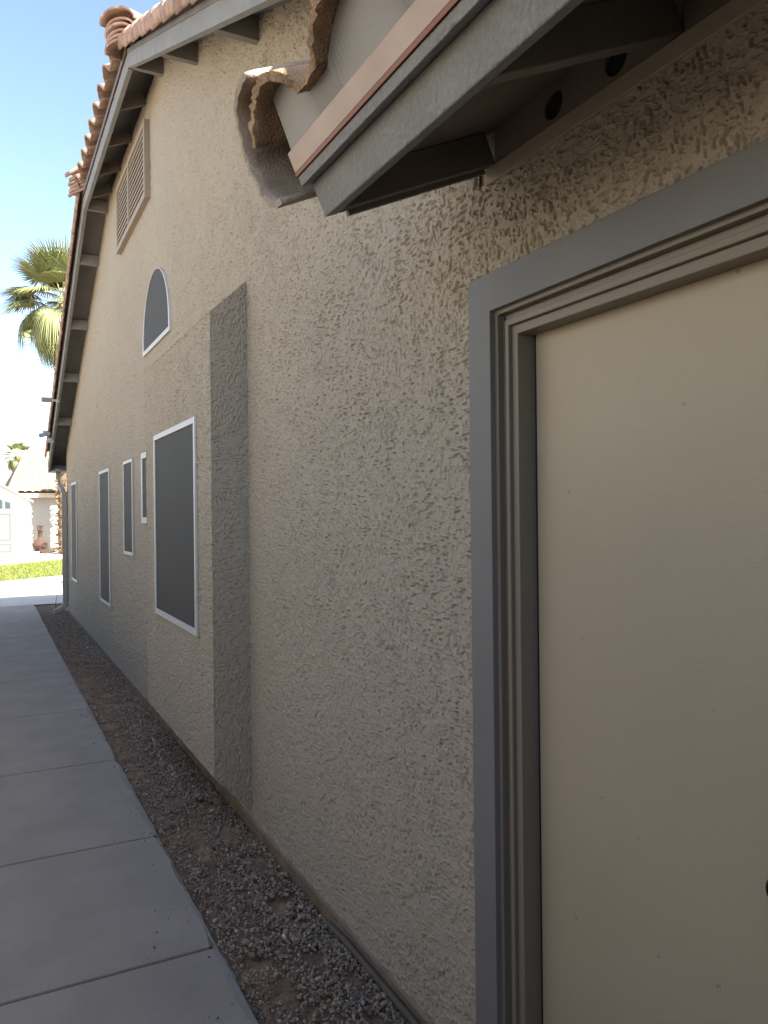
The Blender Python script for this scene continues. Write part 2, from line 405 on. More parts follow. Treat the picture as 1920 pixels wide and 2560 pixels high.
# half-round window
ac, aw, az = 6.197, 0.535, 2.960
def arch(y_c, hw, z_b, n=28):
    p = [(y_c-hw, z_b), (y_c+hw, z_b)]
    for i in range(n+1):
        th = math.pi*i/n; p.append((y_c+hw*math.cos(th), z_b+0.05*hw/aw+(hw)*math.sin(th)))
    return p
fr = MB(); po = arch(ac, aw, az); pi_ = arch(ac, aw-0.035, az+0.035); x = WX-0.014
for i in range(len(po)):
    j = (i+1) % len(po)
    fr.prism([(x, *po[i]), (x, *po[j]), (x, *pi_[j]), (x, *pi_[i])], (0.016, 0, 0))
aw_ob = fr.build('window', M_white, house, label='half-round window above, with a white frame')
s = MB(); s.prism([(x+0.007, *p) for p in arch(ac, aw-0.033, az+0.033)], (0.006, 0, 0)); s.build('solar_screen', M_screen, aw_ob)
s = MB(); s.prism([(x+0.0165, *p) for p in arch(ac, aw+0.006, az-0.006)], (0.012, 0, 0)); s.build('window_reveal', M_smooth, aw_ob)

# --- louvred gable vent
vy0, vy1, vz0, vz1 = 6.40, 7.93, 4.195, 4.83
vx = WX-0.045
vent = empty('gable_vent', (WX, 7.2, 4.2)); vent.parent = house; vent.matrix_parent_inverse = pw(house).inverted()
mb = MB()
for a, b in (((vy0, vz0), (vy0+0.05, vz1)), ((vy1-0.05, vz0), (vy1, vz1)), ((vy0+0.05, vz0), (vy1-0.05, vz0+0.045)), ((vy0+0.05, vz1-0.045), (vy1-0.05, vz1)), ((7.20, vz0+0.045), (7.25, vz1-0.045))):
    mb.box((vx, a[0], a[1]), (WX+0.004, b[0], b[1]))
mb.build('vent_frame', M_vent, vent)
mb = MB(); n = 11
sp = (vz1-vz0-0.095)/n
for k in range(n):
    z = vz0+0.048+k*sp
    for a, b in ((vy0+0.05, 7.20), (7.25, vy1-0.05)):
        mb.prism([(vx+0.003, a, z), (vx+0.007, a, z-0.003), (vx+0.020, a, z+sp*0.93), (vx+0.015, a, z+sp*0.95)], (0, b-a, 0))
mb.build('louvre_slats', M_vent, vent)
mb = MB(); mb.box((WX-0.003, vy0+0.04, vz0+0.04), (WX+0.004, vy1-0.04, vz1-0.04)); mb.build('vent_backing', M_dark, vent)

# ------------------------------------------------------------------ roof
PER = 0.375
FX, FZ, FY = 0.585, 2.503, 1.788                       # front lip of the near tiles and where the first one starts
roof = empty('roof', (WX, 7.33, 5)); roof.parent = house; roof.matrix_parent_inverse = pw(house).inverted()
XB = 0.95
T_ = 0.135                                           # barge height
def deck_z(y): return rake_z(y)+T_
mb = MB()
def slab(poly, th=0.03):
    mb.hexa([(x, y, z) for x, y, z in poly], [(x, y, z+th) for x, y, z in poly])
zt = ZC+T_; xr = XB+1.45
YN = 0.05; YF = 14.58
slab([(XB+0.02, YN, deck_z(YN)), (XB+0.02, YA, zt), (xr, 7.33, zt+SL*1.45), (9.2, 7.33, zt+SL*1.45), (9.2, YN, deck_z(YN))])
slab([(XB+0.02, YF, deck_z(YF)), (9.2, YF, deck_z(YF)), (9.2, 7.33, zt+SL*1.45), (xr, 7.33, zt+SL*1.45), (XB+0.02, YB, zt)])
slab([(XB+0.02, YA, zt), (XB+0.02, YB, zt), (xr, 7.33, zt+SL*1.45)])
slab([(XB+0.02, YN, deck_z(YN)), (9.2, YN, deck_z(YN)), (9.2, -5.5, deck_z(YN)), (XB+0.02, -5.5, deck_z(YN))])
mb.build('roof_deck', M_deck, roof)
# barge boards (joint near A as in the photo)
def board_y(mb, ya, yb, x0, x1, h, zf=rake_z, zo=0):
    mb.hexa([(x0, ya, zf(ya)+zo), (x1, ya, zf(ya)+zo), (x1, yb, zf(yb)+zo), (x0, yb, zf(yb)+zo)],
            [(x0, ya, zf(ya)+zo+h), (x1, ya, zf(ya)+zo+h), (x1, yb, zf(yb)+zo+h), (x0, yb, zf(yb)+zo+h)])
for a, b in ((YN, 4.828), (4.832, YA), (YB, YF)):
    mb = MB(); board_y(mb, a, b, XB, XB+0.038, T_)
    mb.build('barge_board', M_fascia, house, bevel=0.003)
for a, b in ((YB+0.02, YF), (YN, YA-0.02)):
    mb = MB(); board_y(mb, a, b, XB-0.006, XB-0.001, 0.03, zo=T_-0.03); mb.build('rake_flashing', M_trim, house)
# eave fascia + trims, shared by the clipped gable and the low door roof
def eave(x0, z0, y0, y1, h, par, flash=M_flash, trim=True, riser=0.10, plumb=False):
    a = 0.0 if plumb else math.atan(0.443); s_ = Vector((math.cos(a), 0, math.sin(a))); n_ = Vector((-math.sin(a), 0, math.cos(a)))
    P = Vector((x0, 0, z0))
    def b(o0, d1, h1, name, mt, bev=0.0025, ya=y0, yb=y1):
        q = [P+o0, P+o0+d1, P+o0+d1+h1, P+o0+h1]
        m_ = MB(); m_.prism([(p.x, ya, p.z) for p in q], (0, yb-ya, 0)); return m_.build(name, mt, par, bevel=bev)
    b(Vector((0, 0, 0)), s_*0.038, n_*h, 'eave_fascia', M_fascia, 0.004)
    if trim: b(n_*(h+0.0012)-s_*0.026, s_*0.06, n_*0.022, 'eave_trim', M_fascia, 0.002, y0, y1+0.004)
    top = n_*(h+0.0244 if trim else h+0.002)-s_*(0.030 if trim else 0.012)
    b(top, s_*0.006, n_*0.009, 'drip_edge_lip', M_flash2, 0.0008, y0, y1+0.004)
    b(top+n_*0.0095+s_*0.001, s_*0.004, n_*0.046, 'drip_edge', flash, 0.0008, y0, y1+0.004)
    q0 = P+top+n_*0.050+s_*0.010
    m_ = MB()
    if trim:      # metal closure that follows the wavy underside of the tiles
        yy = np.arange(y0, y1+0.003, 0.0125); lo_, hi_ = [], []
        for y_ in yy:
            t_ = (FY-y_) % PER; wv = 0.080*max(0, math.sin(math.pi*t_/0.268))**0.75 if t_ < 0.268 else 0
            zt_ = FZ+0.443*0.028+wv*0.985-0.004
            lo_.append((q0.x-0.002, y_, q0.z)); hi_.append((FX+0.028-wv*0.2, y_, zt_))
        nn_ = len(yy); m_.add(lo_+hi_, [[i, i+1, i+1+nn_, i+nn_] for i in range(nn_-1)])
        m_.add([(p[0]+0.004, p[1], p[2]) for p in lo_+hi_], [[i, i+nn_, i+1+nn_, i+1] for i in range(nn_-1)])
    else:
        m_.prism([(q0.x, y0, q0.z), (q0.x+0.004, y0, q0.z), (q0.x+0.018, y0, q0.z+riser), (q0.x+0.014, y0, q0.z+riser)], (0, y1+0.01-y0, 0))
    m_.build('eave_riser', M_riser, par)
    return q0, s_, n_
low_roof = empty('porch_roof', (WX, 1, 2.5)); low_roof.parent = house; low_roof.matrix_parent_inverse = pw(house).inverted()
EX, EZ, EY = 0.729, 2.331, 1.706
q_low, sv, nv_ = eave(EX, EZ, -5.4, EY, 0.082, low_roof)
q_clip, _, _ = eave(XB, 4.905, YA-0.0, YB, 0.125, roof, flash=M_trim, trim=False, riser=0.09, plumb=True)

# S-shaped clay tile
def s_prof(n=34, h=0.080, bw=0.268):
    pts = []
    for i in range(n+1):
        t = i/n*bw; pts.append((t, h*max(0, math.sin(math.pi*t/bw))**0.75))
    for i in range(1, 7):
        t = bw+(PER-bw)*i/6; pts.append((t, -0.004*math.sin(math.pi*i/6)))
    return pts
def profile_tile(prof, length, th, name, mt, seed=0, seg=8, rough=0.002, par=None):
    """shell tile: axis +X (uphill), profile in (Y,Z), front lip at x=0"""
    rr = random.Random(seed); n = len(prof); nor = []
    for i in range(n):
        a = Vector((*prof[max(i-1, 0)], 0)); b = Vector((*prof[min(i+1, n-1)], 0)); d = (b-a).normalized(); nor.append((-d.y, d.x))
    vs = []; fs = []
    for k in range(seg+1):
        x_ = length*(k/seg)**1.5
        for i, (y_, z_) in enumerate(prof):
            j = rr.uniform(-rough, rough)*(1 if k < 2 else 0.3); e = rr.uniform(-rough, rough)*1.6 if k == 0 else 0
            vs.append((x_+e, y_, z_-j*0.5)); vs.append((x_+e+rr.uniform(-rough, rough)*0.5, y_+nor[i][0]*(th+j), z_+nor[i][1]*(th+j)))
    W2 = 2*n
    for k in range(seg):
        for i in range(n-1):
            a = k*W2+2*i
            fs.append([a, a+2, a+2+W2, a+W2]); fs.append([a+1, a+1+W2, a+3+W2, a+3])
        fs.append([k*W2, k*W2+W2, k*W2+W2+1, k*W2+1]); e = k*W2+W2-2
        fs.append([e, e+1, e+1+W2, e+W2])
    for i in range(n-1):
        fs.append([2*i, 2*i+1, 2*i+3, 2*i+2]); b_ = seg*W2+2*i; fs.append([b_, b_+2, b_+3, b_+1])
    me = bpy.data.meshes.new(name); me.from_pydata(vs, [], fs); me.update()
    bm = bmesh.new(); bm.from_mesh(me); bmesh.ops.recalc_face_normals(bm, faces=bm.faces); bm.to_mesh(me); bm.free()
    for p in me.polygons: p.use_smooth = len([v for v in p.vertices if v >= W2]) > 0
    me.materials.append(mt)
    return me
def put(me, name, loc, ax_x, ax_z, par, scale=1.0, label=None):
    """object with local X along ax_x and local Z near ax_z"""
    X = Vector(ax_x).normalized(); Z = Vector(ax_z); Y = Z.cross(X).normalized(); Z = X.cross(Y)
    o = bpy.data.objects.new(name, me); C.objects.link(o); o.parent = par; o.matrix_parent_inverse = pw(par).inverted()
    mm = Matrix((X, Y, Z)).transposed().to_4x4() @ Matrix.Diagonal((scale, scale, scale, 1)); mm.translation = Vector(loc)
    o.matrix_basis = mm
    if label: o['label'] = label
    return o
# profile runs toward -Y (barrel first from the far side): local Y = world -Y is obtained by mirrored profile
sprof = [(-a, b) for a, b in s_prof()][::-1]
dirS = (math.cos(math.atan(0.443)), 0, math.sin(math.atan(0.443))); dirN = (-dirS[2], 0, dirS[0])
for i in range(6):
    me = profile_tile(sprof, 0.42, 0.018, 'roof_tile', M_tile_near, seed=i, rough=0.0030)
    for k in range(2 if i < 5 else 1):
        off = Vector(dirS)*(0.34*k)+Vector(dirN)*(0.012*k)
        put(me, 'roof_tile', Vector((FX, FY-PER*i, FZ))+off, dirS, dirN, low_roof, label='rough broken-edged tile over the door eave' if k == 0 else None)
mb = MB()       # rest of the low roof's tile field above and behind the camera, one wavy sheet
ys = np.arange(-5.4, 1.70, 0.0276)
def wav(y):
    t = (FY-y) % PER; return 0.080*max(0, math.sin(math.pi*t/0.268))**0.75 if t < 0.268 else 0
for (xa, xb, zo, yl, yh) in ((FX, 1.2, 0.0, -5.4, FY-PER*6),):
    yy = [y for y in ys if yl <= y <= yh]
    vs = [(xa, y, FZ+wav(y)) for y in yy]+[(xb, y, FZ+0.443*(xb-xa)+wav(y)) for y in yy]
    nn = len(yy); mb.add(vs, [[i, i+1, i+1+nn, i+nn] for i in range(nn-1)], True)
    mb.add([(p[0], p[1], p[2]-0.014) for p in vs], [[i, i+nn, i+1+nn, i+1] for i in range(nn-1)], True)
    mb.add([vs[i] for i in range(nn)]+[(vs[i][0], vs[i][1], vs[i][2]-0.014) for i in range(nn)], [[i, i+nn, i+1+nn, i+1] for i in range(nn-1)])
mb.build('tile_field', M_tile_near, low_roof)
# low-roof deck and rafters
mb = MB(); a0 = Vector((EX, 0, EZ))+Vector(dirN)*0.084+Vector(dirS)*0.0
b0 = a0+Vector(dirS)*((1.23-a0.x)/dirS[0])
mb.prism([(a0.x, -5.4, a0.z), (b0.x, -5.4, b0.z), (b0.x-dirS[2]*0.02, -5.4, b0.z+0.02), (a0.x-dirS[2]*0.02, -5.4, a0.z+0.02)], (0, EY+5.4-0.001, 0))
mb.build('soffit_deck', M_wood, low_roof)
def tail(y, w_=0.038, mt=M_wood):
    m_ = MB(); P = Vector((EX, 0, EZ))+Vector(dirS)*0.039
    L = (WX+0.004-P.x)/dirS[0]
    q = [P, P+Vector(dirS)*L, P+Vector(dirS)*L+Vector(dirN)*0.083, P+Vector(dirN)*0.083]
    m_.prism([(p.x, y-w_, p.z) for p in q], (0, w_, 0)); return m_.build('rafter', mt, low_roof, bevel=0.003)
tail(EY-0.001)
for k in range(1, 9): tail(EY-0.62*k-0.0)
# thin trim under the far rafter, as seen
m_ = MB(); P = Vector((EX, 0, EZ))+Vector(dirS)*0.06-Vector(dirN)*0.012
L = (WX-0.01-P.x)/dirS[0]; q = [P, P+Vector(dirS)*L, P+Vector(dirS)*L+Vector(dirN)*0.011, P+Vector(dirN)*0.011]
m_.prism([(p.x, EY-0.012, p.z) for p in q], (0, 0.014, 0)); m_.build('end_trim', M_trim, low_roof)
# smooth band at the stucco top and blocking with vent holes
mb = MB(); mb.box((WX-0.006, -5.4, 2.492), (WX+0.02, EY-0.0, 2.536)); mb.build('wall_band', M_smooth, house, bevel=0.004)
def holed_plate(x, y0, y1, z0, z1, holes, th, name, mt, par):
    bm = bmesh.new(); es = []
    def loop(pts):
        vv = [bm.verts.new(p) for p in pts]
        for i in range(len(vv)): es.append(bm.edges.new((vv[i], vv[(i+1) % len(vv)])))
    loop([(x, y0, z0), (x, y1, z0), (x, y1, z1), (x, y0, z1)])
    for (yc, zc, r_) in holes: loop([(x, yc+r_*math.cos(2*math.pi*i/32), zc+r_*math.sin(2*math.pi*i/32)) for i in range(32)])
    res = bmesh.ops.triangle_fill(bm, edges=es, use_beauty=True)
    fs = [g for g in res['geom'] if isinstance(g, bmesh.types.BMFace)]
    ex = bmesh.ops.extrude_face_region(bm, geom=fs)
    bmesh.ops.translate(bm, verts=[g for g in ex['geom'] if isinstance(g, bmesh.types.BMVert)], vec=(th, 0, 0))
    bmesh.ops.recalc_face_normals(bm, faces=bm.faces)
    me = bpy.data.meshes.new(name); bm.to_mesh(me); bm.free(); return link(name, me, mt, par)
for k in range(0, 8):
    y1 = EY-0.62*k-0.04; y0 = EY-0.62*(k+1)
    yc = (y0+y1)/2
    holed_plate(WX+0.001, y0, y1, 2.537, 2.66, [(yc+0.054, 2.582, 0.033), (yc-0.149, 2.582, 0.033)], 0.02, 'blocking', M_wood, low_roof)
    for yy in (yc+0.054, yc-0.149):
        mbv = MB(); mbv.box((WX+0.0095, yy-0.036, 2.545), (WX+0.012, yy+0.036, 2.62)); mbv.build('hole_dark_sheet', M_dark, low_roof)  # black sheets painted as the shade inside the vent holes
mb = MB(); mb.box((WX+0.05, -5.4, 2.45), (WX+0.07, EY, 2.75)); mb.build('blocking_dark_sheet', M_dark, low_roof)  # near-black sheet painted as the dark behind the blocking

# half-round rake tile capping the end of the low roof
def arc_prof(w_, h_, n=20, a0_=0, a1_=180):
    return [(w_*math.cos(R(a0_+(a1_-a0_)*i/n)), h_*math.sin(R(a0_+(a1_-a0_)*i/n))) for i in range(n+1)]
# local: X uphill, Y -> world +Y bulge, Z -> normal.  Opening faces -Y (towards the building end)
hp = 0.122
prof_r = [(0.060-0.040*i/24+0.088*math.sin(math.pi*i/24)**0.8, -hp*math.cos(math.pi*i/24)) for i in range(25)]
prof_r = [(0.044, -hp-0.001)]+prof_r+[(0.004, hp+0.004), (-0.022, hp+0.004)]
me = profile_tile([(p[0], p[1]) for p in prof_r], 0.62, -0.015, 'rake_tile', M_rake_tile, seed=3, rough=0.0014)
rk = Vector((0.580, EY, 2.490))
put(me, 'rake_tile', rk, dirS, (-0.30, 0, 0.954), low_roof, label='curved rake tile closing the far end of the door roof, outermost tile')

# --- main roof: eave tiles on the clipped gable
prof_c = [(-a, b) for a, b in s_prof(14, 0.085, 0.215)][::-1]
mecl = profile_tile(prof_c, 0.40, 0.014, 'roof_tile', M_tile, seed=21, seg=4)
cx, cz = 0.884, 5.108
y = YB-0.02; i = 0
per_c = 0.315
while y > YA+0.10:
    for k in range(2):
        o = put(mecl, 'roof_tile', Vector((cx, y, cz))+Vector(dirS)*0.35*k+Vector(dirN)*0.012*k, dirS, dirN, roof)
        o.scale = (1, 1, 1)
    y -= per_c
# rake tiles: barrel pieces stepping down both rakes
barrel = profile_tile(arc_prof(0.100, 0.085, 16, -38, 188), 0.42, 0.013, 'rake_tile', M_tile, seed=5, seg=4, rough=0.001)
barrel2 = profile_tile(arc_prof(0.100, 0.085, 16, -8, 218), 0.42, 0.013, 'rake_tile', M_tile, seed=6, seg=4, rough=0.001)
ca = 1/math.sqrt(1+SL*SL)
dN = Vector((0, ca, SL*ca)); dF = Vector((0, -ca, SL*ca))
def rake_row(y0, n, d, mesh, sgn):
    for k in range(n):
        yy = y0+sgn*0.33*k
        z = rake_z(yy)+T_+0.03
        t = d+Vector((0, 0, -0.055))          # each piece tilts so its lip laps the one below
        put(mesh, 'rake_tile', (XB+0.030, yy, z+0.030), t, (0, 0, 1), roof)
rake_row(YA-0.26, 16, dN, barrel, -1)
rake_row(YB+0.30, 17, dF, barrel2, 1)
# tile fields on the slopes as wavy sheets (seen only edge-on)
mb = MB()
def sheet(ya, yb, x0, x1):
    xs = np.arange(x0, x1, 0.055); vs = []
    nn = len(xs)
    for yy in (ya, yb):
        for xx in xs: vs.append((xx, yy, deck_z(yy)+0.035+0.07*abs(math.sin(math.pi*(xx-x0)/0.33))))
    mb.add(vs, [[i, i+1, i+1+nn, i+nn] for i in range(nn-1)], True)
sheet(YN, YA-0.15, 1.10, 2.6); sheet(YB+0.15, YF+0.05, 1.10, 2.6)
mb.build('tile_field', M_tile, roof)
# hip starters: stacked arches at both corners
def hip(yc, sy):
    d = Vector((1, sy, SL*1.0)).normalized()
    base = Vector((0.885, yc, 5.015))
    for k in range(6):
        r_ = 0.125 if k < 5 else 0.150
        me_ = profile_tile(arc_prof(r_, r_*0.62, 14, -4, 184), 0.34 if k < 5 else 0.5, 0.014, 'hip_tile', M_tile, seed=40+k, seg=3, rough=0.0014)
        p = base+Vector((0, 0, 0.040*k))+d*(0.012*((k*7) % 3)-0.0)
        if k == 5: p += Vector((-0.03, -0.03*sy, 0.0))
        put(me_, 'hip_tile', p, d, (0, 0, 1), roof)
hip(YA-0.02, 1); hip(YB+0.10, -1)
# outlookers under the rakes, rafters under the clipped eave
M_outl = mat('outlooker_paint', (0.25, 0.238, 0.222), 0.75, var=0.1, vscale=6)
def outl(y):
    m_ = MB(); z = rake_z(y)
    m_.hexa([(XB+0.039, y-0.02, z+0.001), (WX+0.003, y-0.02, z+0.001), (WX+0.003, y+0.02, z+0.001), (XB+0.039, y+0.02, z+0.001)],
            [(XB+0.039, y-0.02, z+0.125), (WX+0.003, y-0.02, z+0.125), (WX+0.003, y+0.02, z+0.125), (XB+0.039, y+0.02, z+0.125)])
    m_.build('outlooker', M_outl, house)
for y in (1.2, 2.42, 3.62, 4.83, 5.86, 8.80, 9.60, 10.75, 11.9, 13.05): outl(y)
for y in (6.55, 7.25, 7.9, 8.5):
    m_ = MB(); P = Vector((XB+0.036, 0, 4.922)); L = (WX+0.004-P.x)/dirS[0]
    q = [P, P+Vector(dirS)*L, P+Vector(dirS)*L+Vector(dirN)*0.10, P+Vector(dirN)*0.10]
    m_.prism([(p.x, y-0.02, p.z) for p in q], (0, 0.04, 0)); m_.build('rafter', M_wood, house)
# far eave across the end of the house with its gutter board
mb = MB(); zz = rake_z(YF)
mb.box((XB+0.04, YF-0.04, zz), (9.0, YF, zz+T_)); mb.build('far_fascia', M_fascia, house)
mb = MB(); mb.box((XB+0.04, Y_END, zz+0.0), (9.0, YF-0.041, zz+0.02)); mb.build('far_soffit', M_fascia, house)
# scalloped tile lips along the far eave
mb = MB()
xs = np.arange(0.97, 9.0, 0.04); top = [(x_, YF+0.06, zz+T_+0.05+0.07*abs(math.sin(math.pi*(x_-0.97)/0.33))) for x_ in xs]
nn = len(xs)
mb.add(top+[(p[0], YF-0.4, p[2]+0.2) for p in top]+[(p[0], YF+0.06, zz+T_+0.03) for p in top], [[i, i+1, i+1+nn, i+nn] for i in range(nn-1)]+[[i, i+2*nn, i+1+2*nn, i+1] for i in range(nn-1)], True)
mb.build('eave_tiles', M_tile, roof)

# --- downspout at the far corner
ds = MB()
def rounded_rect_tube(mb, pts, a, b, n=3):
    pts = [Vector(p) for p in pts]; ring = []
    prof = []
    r_ = 0.018
    for cxs, cys, st in ((1, 1, 0), (-1, 1, 90), (-1, -1, 180), (1, -1, 270)):
        for i in range(n+1):
            th = R(st+90*i/n); prof.append((cxs*(a-r_)+r_*math.cos(th), cys*(b-r_)+r_*math.sin(th)))
    vs = []
    for k, p in enumerate(pts):
        t = (pts[min(k+1, len(pts)-1)]-pts[max(k-1, 0)]).normalized()
        Yv = Vector((0, 1, 0)); Xv = Yv.cross(t).normalized()
        if abs(t.y) > 0.6: Yv = Vector((0, 0, 1)); Xv = Vector((1, 0, 0))
        else: Yv = t.cross(Xv).normalized()
        for (u_, v_) in prof: vs.append(p+Xv*u_+Yv*v_)
    m_ = len(prof); fs = []
    for k in range(len(pts)-1):
        for i in range(m_): j = (i+1) % m_; fs.append([k*m_+i, k*m_+j, (k+1)*m_+j, (k+1)*m_+i])
    fs.append(list(range(m_))); fs.append([(len(pts)-1)*m_+i for i in range(m_)])
    mb.add(vs, fs, False)
rounded_rect_tube(ds, [(1.155, 13.90, 2.03), (1.155, 13.90, 1.9), (1.155, 13.90, 0.22), (1.148, 13.90, 0.15), (1.12, 13.89, 0.10), (1.06, 13.88, 0.055), (0.97, 13.86, 0.03)], 0.042, 0.034)
dso = ds.build('downspout', M_spout, house, label='beige downspout at the far corner of the wall')
ds = MB(); rounded_rect_tube(ds, [(1.085, 14.2, 2.42), (1.085, 14.2, 2.26), (1.10, 14.12, 2.14), (1.135, 13.95, 2.04), (1.155, 13.90, 1.95)], 0.040, 0.034)
ds.build('downspout_offset', M_spout, dso)
for zs in (1.5, 0.5):
    mb = MB(); mb.box((1.105, 13.862, zs), (1.205, 13.94, zs+0.03)); mb.build('strap', M_spout, dso)

# ------------------------------------------------------------------ ground, walkway, gravel
def sheet_obj(name, x0, y0, x1, y1, z, mt, kind='structure', nx=1, ny=1):
    mb = MB(); mb.add([(x0, y0, z), (x1, y0, z), (x1, y1, z), (x0, y1, z)], [[0, 1, 2, 3]])
    return tag(mb.build(name, mt), kind=kind)
sheet_obj('ground', -400, -400, 400, 800, -0.060, M_dirt)
# dirt bed with relief between walk and wall
nx, ny = 40, 900
gx = np.linspace(0.735, 1.215, nx); gy = np.linspace(0.9, 15.45, ny)
GX, GY = np.meshgrid(gx, gy, indexing='ij')
gz = -0.022+samp(GX*0.35, GY*0.35)*2.0+0.006*np.sin(GY*2.1+GX*5)+0.005*np.sin(GY*5.3)
gz = gz-0.018*(GX > 1.0)*0
idx = np.arange(nx*ny).reshape(nx, ny)
bed = link('dirt_bed', fast_mesh('dirt_bed', np.stack((GX, GY, gz), -1).reshape(-1, 3), np.stack([idx[:-1, :-1], idx[1:, :-1], idx[1:, 1:], idx[:-1, 1:]], -1).reshape(-1, 4), True), M_dirt)
tag(bed, kind='structure')

# walkway of poured slabs with tooled joints and a ragged edge
joints = [-3.6, -2.1, -0.6, 0.75, 1.82, 2.865, 3.992, 5.366, 6.88, 8.41, 9.9, 11.4, 12.9, 14.3, 15.46]
mb = MB(); rj = random.Random(4)
for a, b in zip(joints[:-1], joints[1:]):
    g = 0.012; n = 46; y0, y1 = a+g, b-g
    ys = np.linspace(y0, y1, n)
    ed = []; wob = 0
    amp = 1.0 if a < 6 else 0.5
    for i, yy in enumerate(ys):
        wob = wob*0.8+rj.uniform(-0.004, 0.004)*amp
        c = -0.02*math.exp(-((yy-y0)/0.06)**2)*rj.uniform(0.2, 1.0) - 0.014*math.exp(-((yy-y1)/0.05)**2)
        ed.append(0.758+wob+c*0.7*amp)
    xl = -0.55; ch = 0.007
    vs = [(xl, yy, 0.0) for yy in ys]+[(e-0.012-abs(rj.gauss(0, 0.002)), yy, 0.0) for e, yy in zip(ed, ys)]+[(e, yy, -0.010) for e, yy in zip(ed, ys)]+[(e+0.001, yy, -0.09) for e, yy in zip(ed, ys)]
    fs = []
    for k in range(3):
        for i in range(n-1): fs.append([k*n+i, (k+1)*n+i, (k+1)*n+i+1, k*n+i+1])
    mb.add(vs, fs)
    # rounded joint shoulders
    for yy, sg in ((y0, -1), (y1, 1)):
        p = [(xl, yy, 0), (ed[0 if sg < 0 else -1]-0.012, yy, 0), (ed[0 if sg < 0 else -1]-0.012, yy+sg*0.003, -0.004), (xl, yy+sg*0.003, -0.004)]
        mb.add(p, [[0, 1, 2, 3]]); p2 = [p[3], p[2], (p[2][0], p[2][1], -0.03), (p[3][0], p[3][1], -0.03)]; mb.add(p2, [[0, 1, 2, 3]])
tag(mb.build('walkway', M_concrete), kind='structure')
mb = MB(); mb.box((-0.54, -3.6, -0.09), (0.735, 15.46, -0.012)); tag(mb.build('walkway_base', mat('joint_dirt', (0.10, 0.085, 0.07), 0.95, var=0.2, vscale=20)), kind='structure')
# thin ragged cement skin along the slab edge
mb = MB(); rj = random.Random(9)
ys = np.arange(1.2, 9.0, 0.022); wob = 0; q = []
for yy in ys:
    wob = wob*0.9+rj.uniform(-0.005, 0.005); ph = 0.012*math.sin(yy*3.1)+0.008*math.sin(yy*7.7+1)
    wd = max(0.0, 0.020+ph+wob)
    q.append((yy, wd))
vs = [(0.7625-0.006-wd, yy, 0.0015) for yy, wd in q]+[(0.7625-0.012, yy, 0.0016) for yy, wd in q]
nn = len(q); mb.add(vs, [[i, i+1, i+1+nn, i+nn] for i in range(nn-1)])
tag(mb.build('walkway_edge_slurry', mat('slurry', (0.24, 0.225, 0.205), 0.9, var=0.15, vscale=12)), kind='structure')

sheet_obj('patio', -7, 15.47, 9, 22.9, 0.0, M_patio)
sheet_obj('added_dirt_strip', -1.25, -5, -0.56, 15.46, -0.03, M_dirt)  # added dirt strip out of view, dark to keep bounce light low
M_pale = mat('pale_gravel', (0.48, 0.43, 0.36), 0.95, var=0.15, vscale=2, fine=0.2, fscale=20)
sheet_obj('gravel_yard', -12, 22.9, 16, 42, -0.012, M_pale)
# curved lawn
lawn_pts = []
def lawn_near(x): return 21.45+0.83*(x-0.2)*0.95
def lawn_far(x): return 28.0+1.25*(x-0.2)
mb = MB(); xs = np.linspace(-6, 7, 40); a = [(x_, lawn_near(x_), -0.004+0.012) for x_ in xs]; b = [(x_, lawn_far(x_), 0.008) for x_ in xs]; nn = len(xs)
M_lawn = mat('lawn_soil', (0.08, 0.11, 0.03), 0.95, var=0.3, vscale=3)
mb.add(a+b, [[i, i+1, i+1+nn, i+nn] for i in range(nn-1)]); tag(mb.build('lawn', M_lawn), kind='structure')
M_grass = mat('grass_blades', (0.2, 0.3, 0.05), 0.8, island=True, ramp=[(0, (0.10, 0.125, 0.02)), (0.5, (0.16, 0.185, 0.035)), (1, (0.24, 0.24, 0.07))])
N = 26000
x_ = rng.uniform(-1.2, 4.5, N); t_ = rng.uniform(0, 1, N)
y_ = lawn_near(x_)-0.05+t_*(lawn_far(x_)-lawn_near(x_)+0.1); hh_ = rng.uniform(0.03, 0.075, N); an = rng.uniform(0, 6.28, N); lx = rng.normal(0, 0.02, (N, 2)); wd = 0.008
V = np.zeros((N, 3, 3)); V[:, 0] = np.stack((x_-wd*np.cos(an), y_-wd*np.sin(an), np.zeros(N)), -1); V[:, 1] = np.stack((x_+wd*np.cos(an), y_+wd*np.sin(an), np.zeros(N)), -1)
V[:, 2] = np.stack((x_+lx[:, 0], y_+lx[:, 1], hh_), -1)
tag(link('grass', fast_mesh('grass', V.reshape(-1, 3), np.arange(3*N).reshape(N, 3)), M_grass), kind='stuff', label='bright sunlit lawn grass beyond the patio', cat='grass')

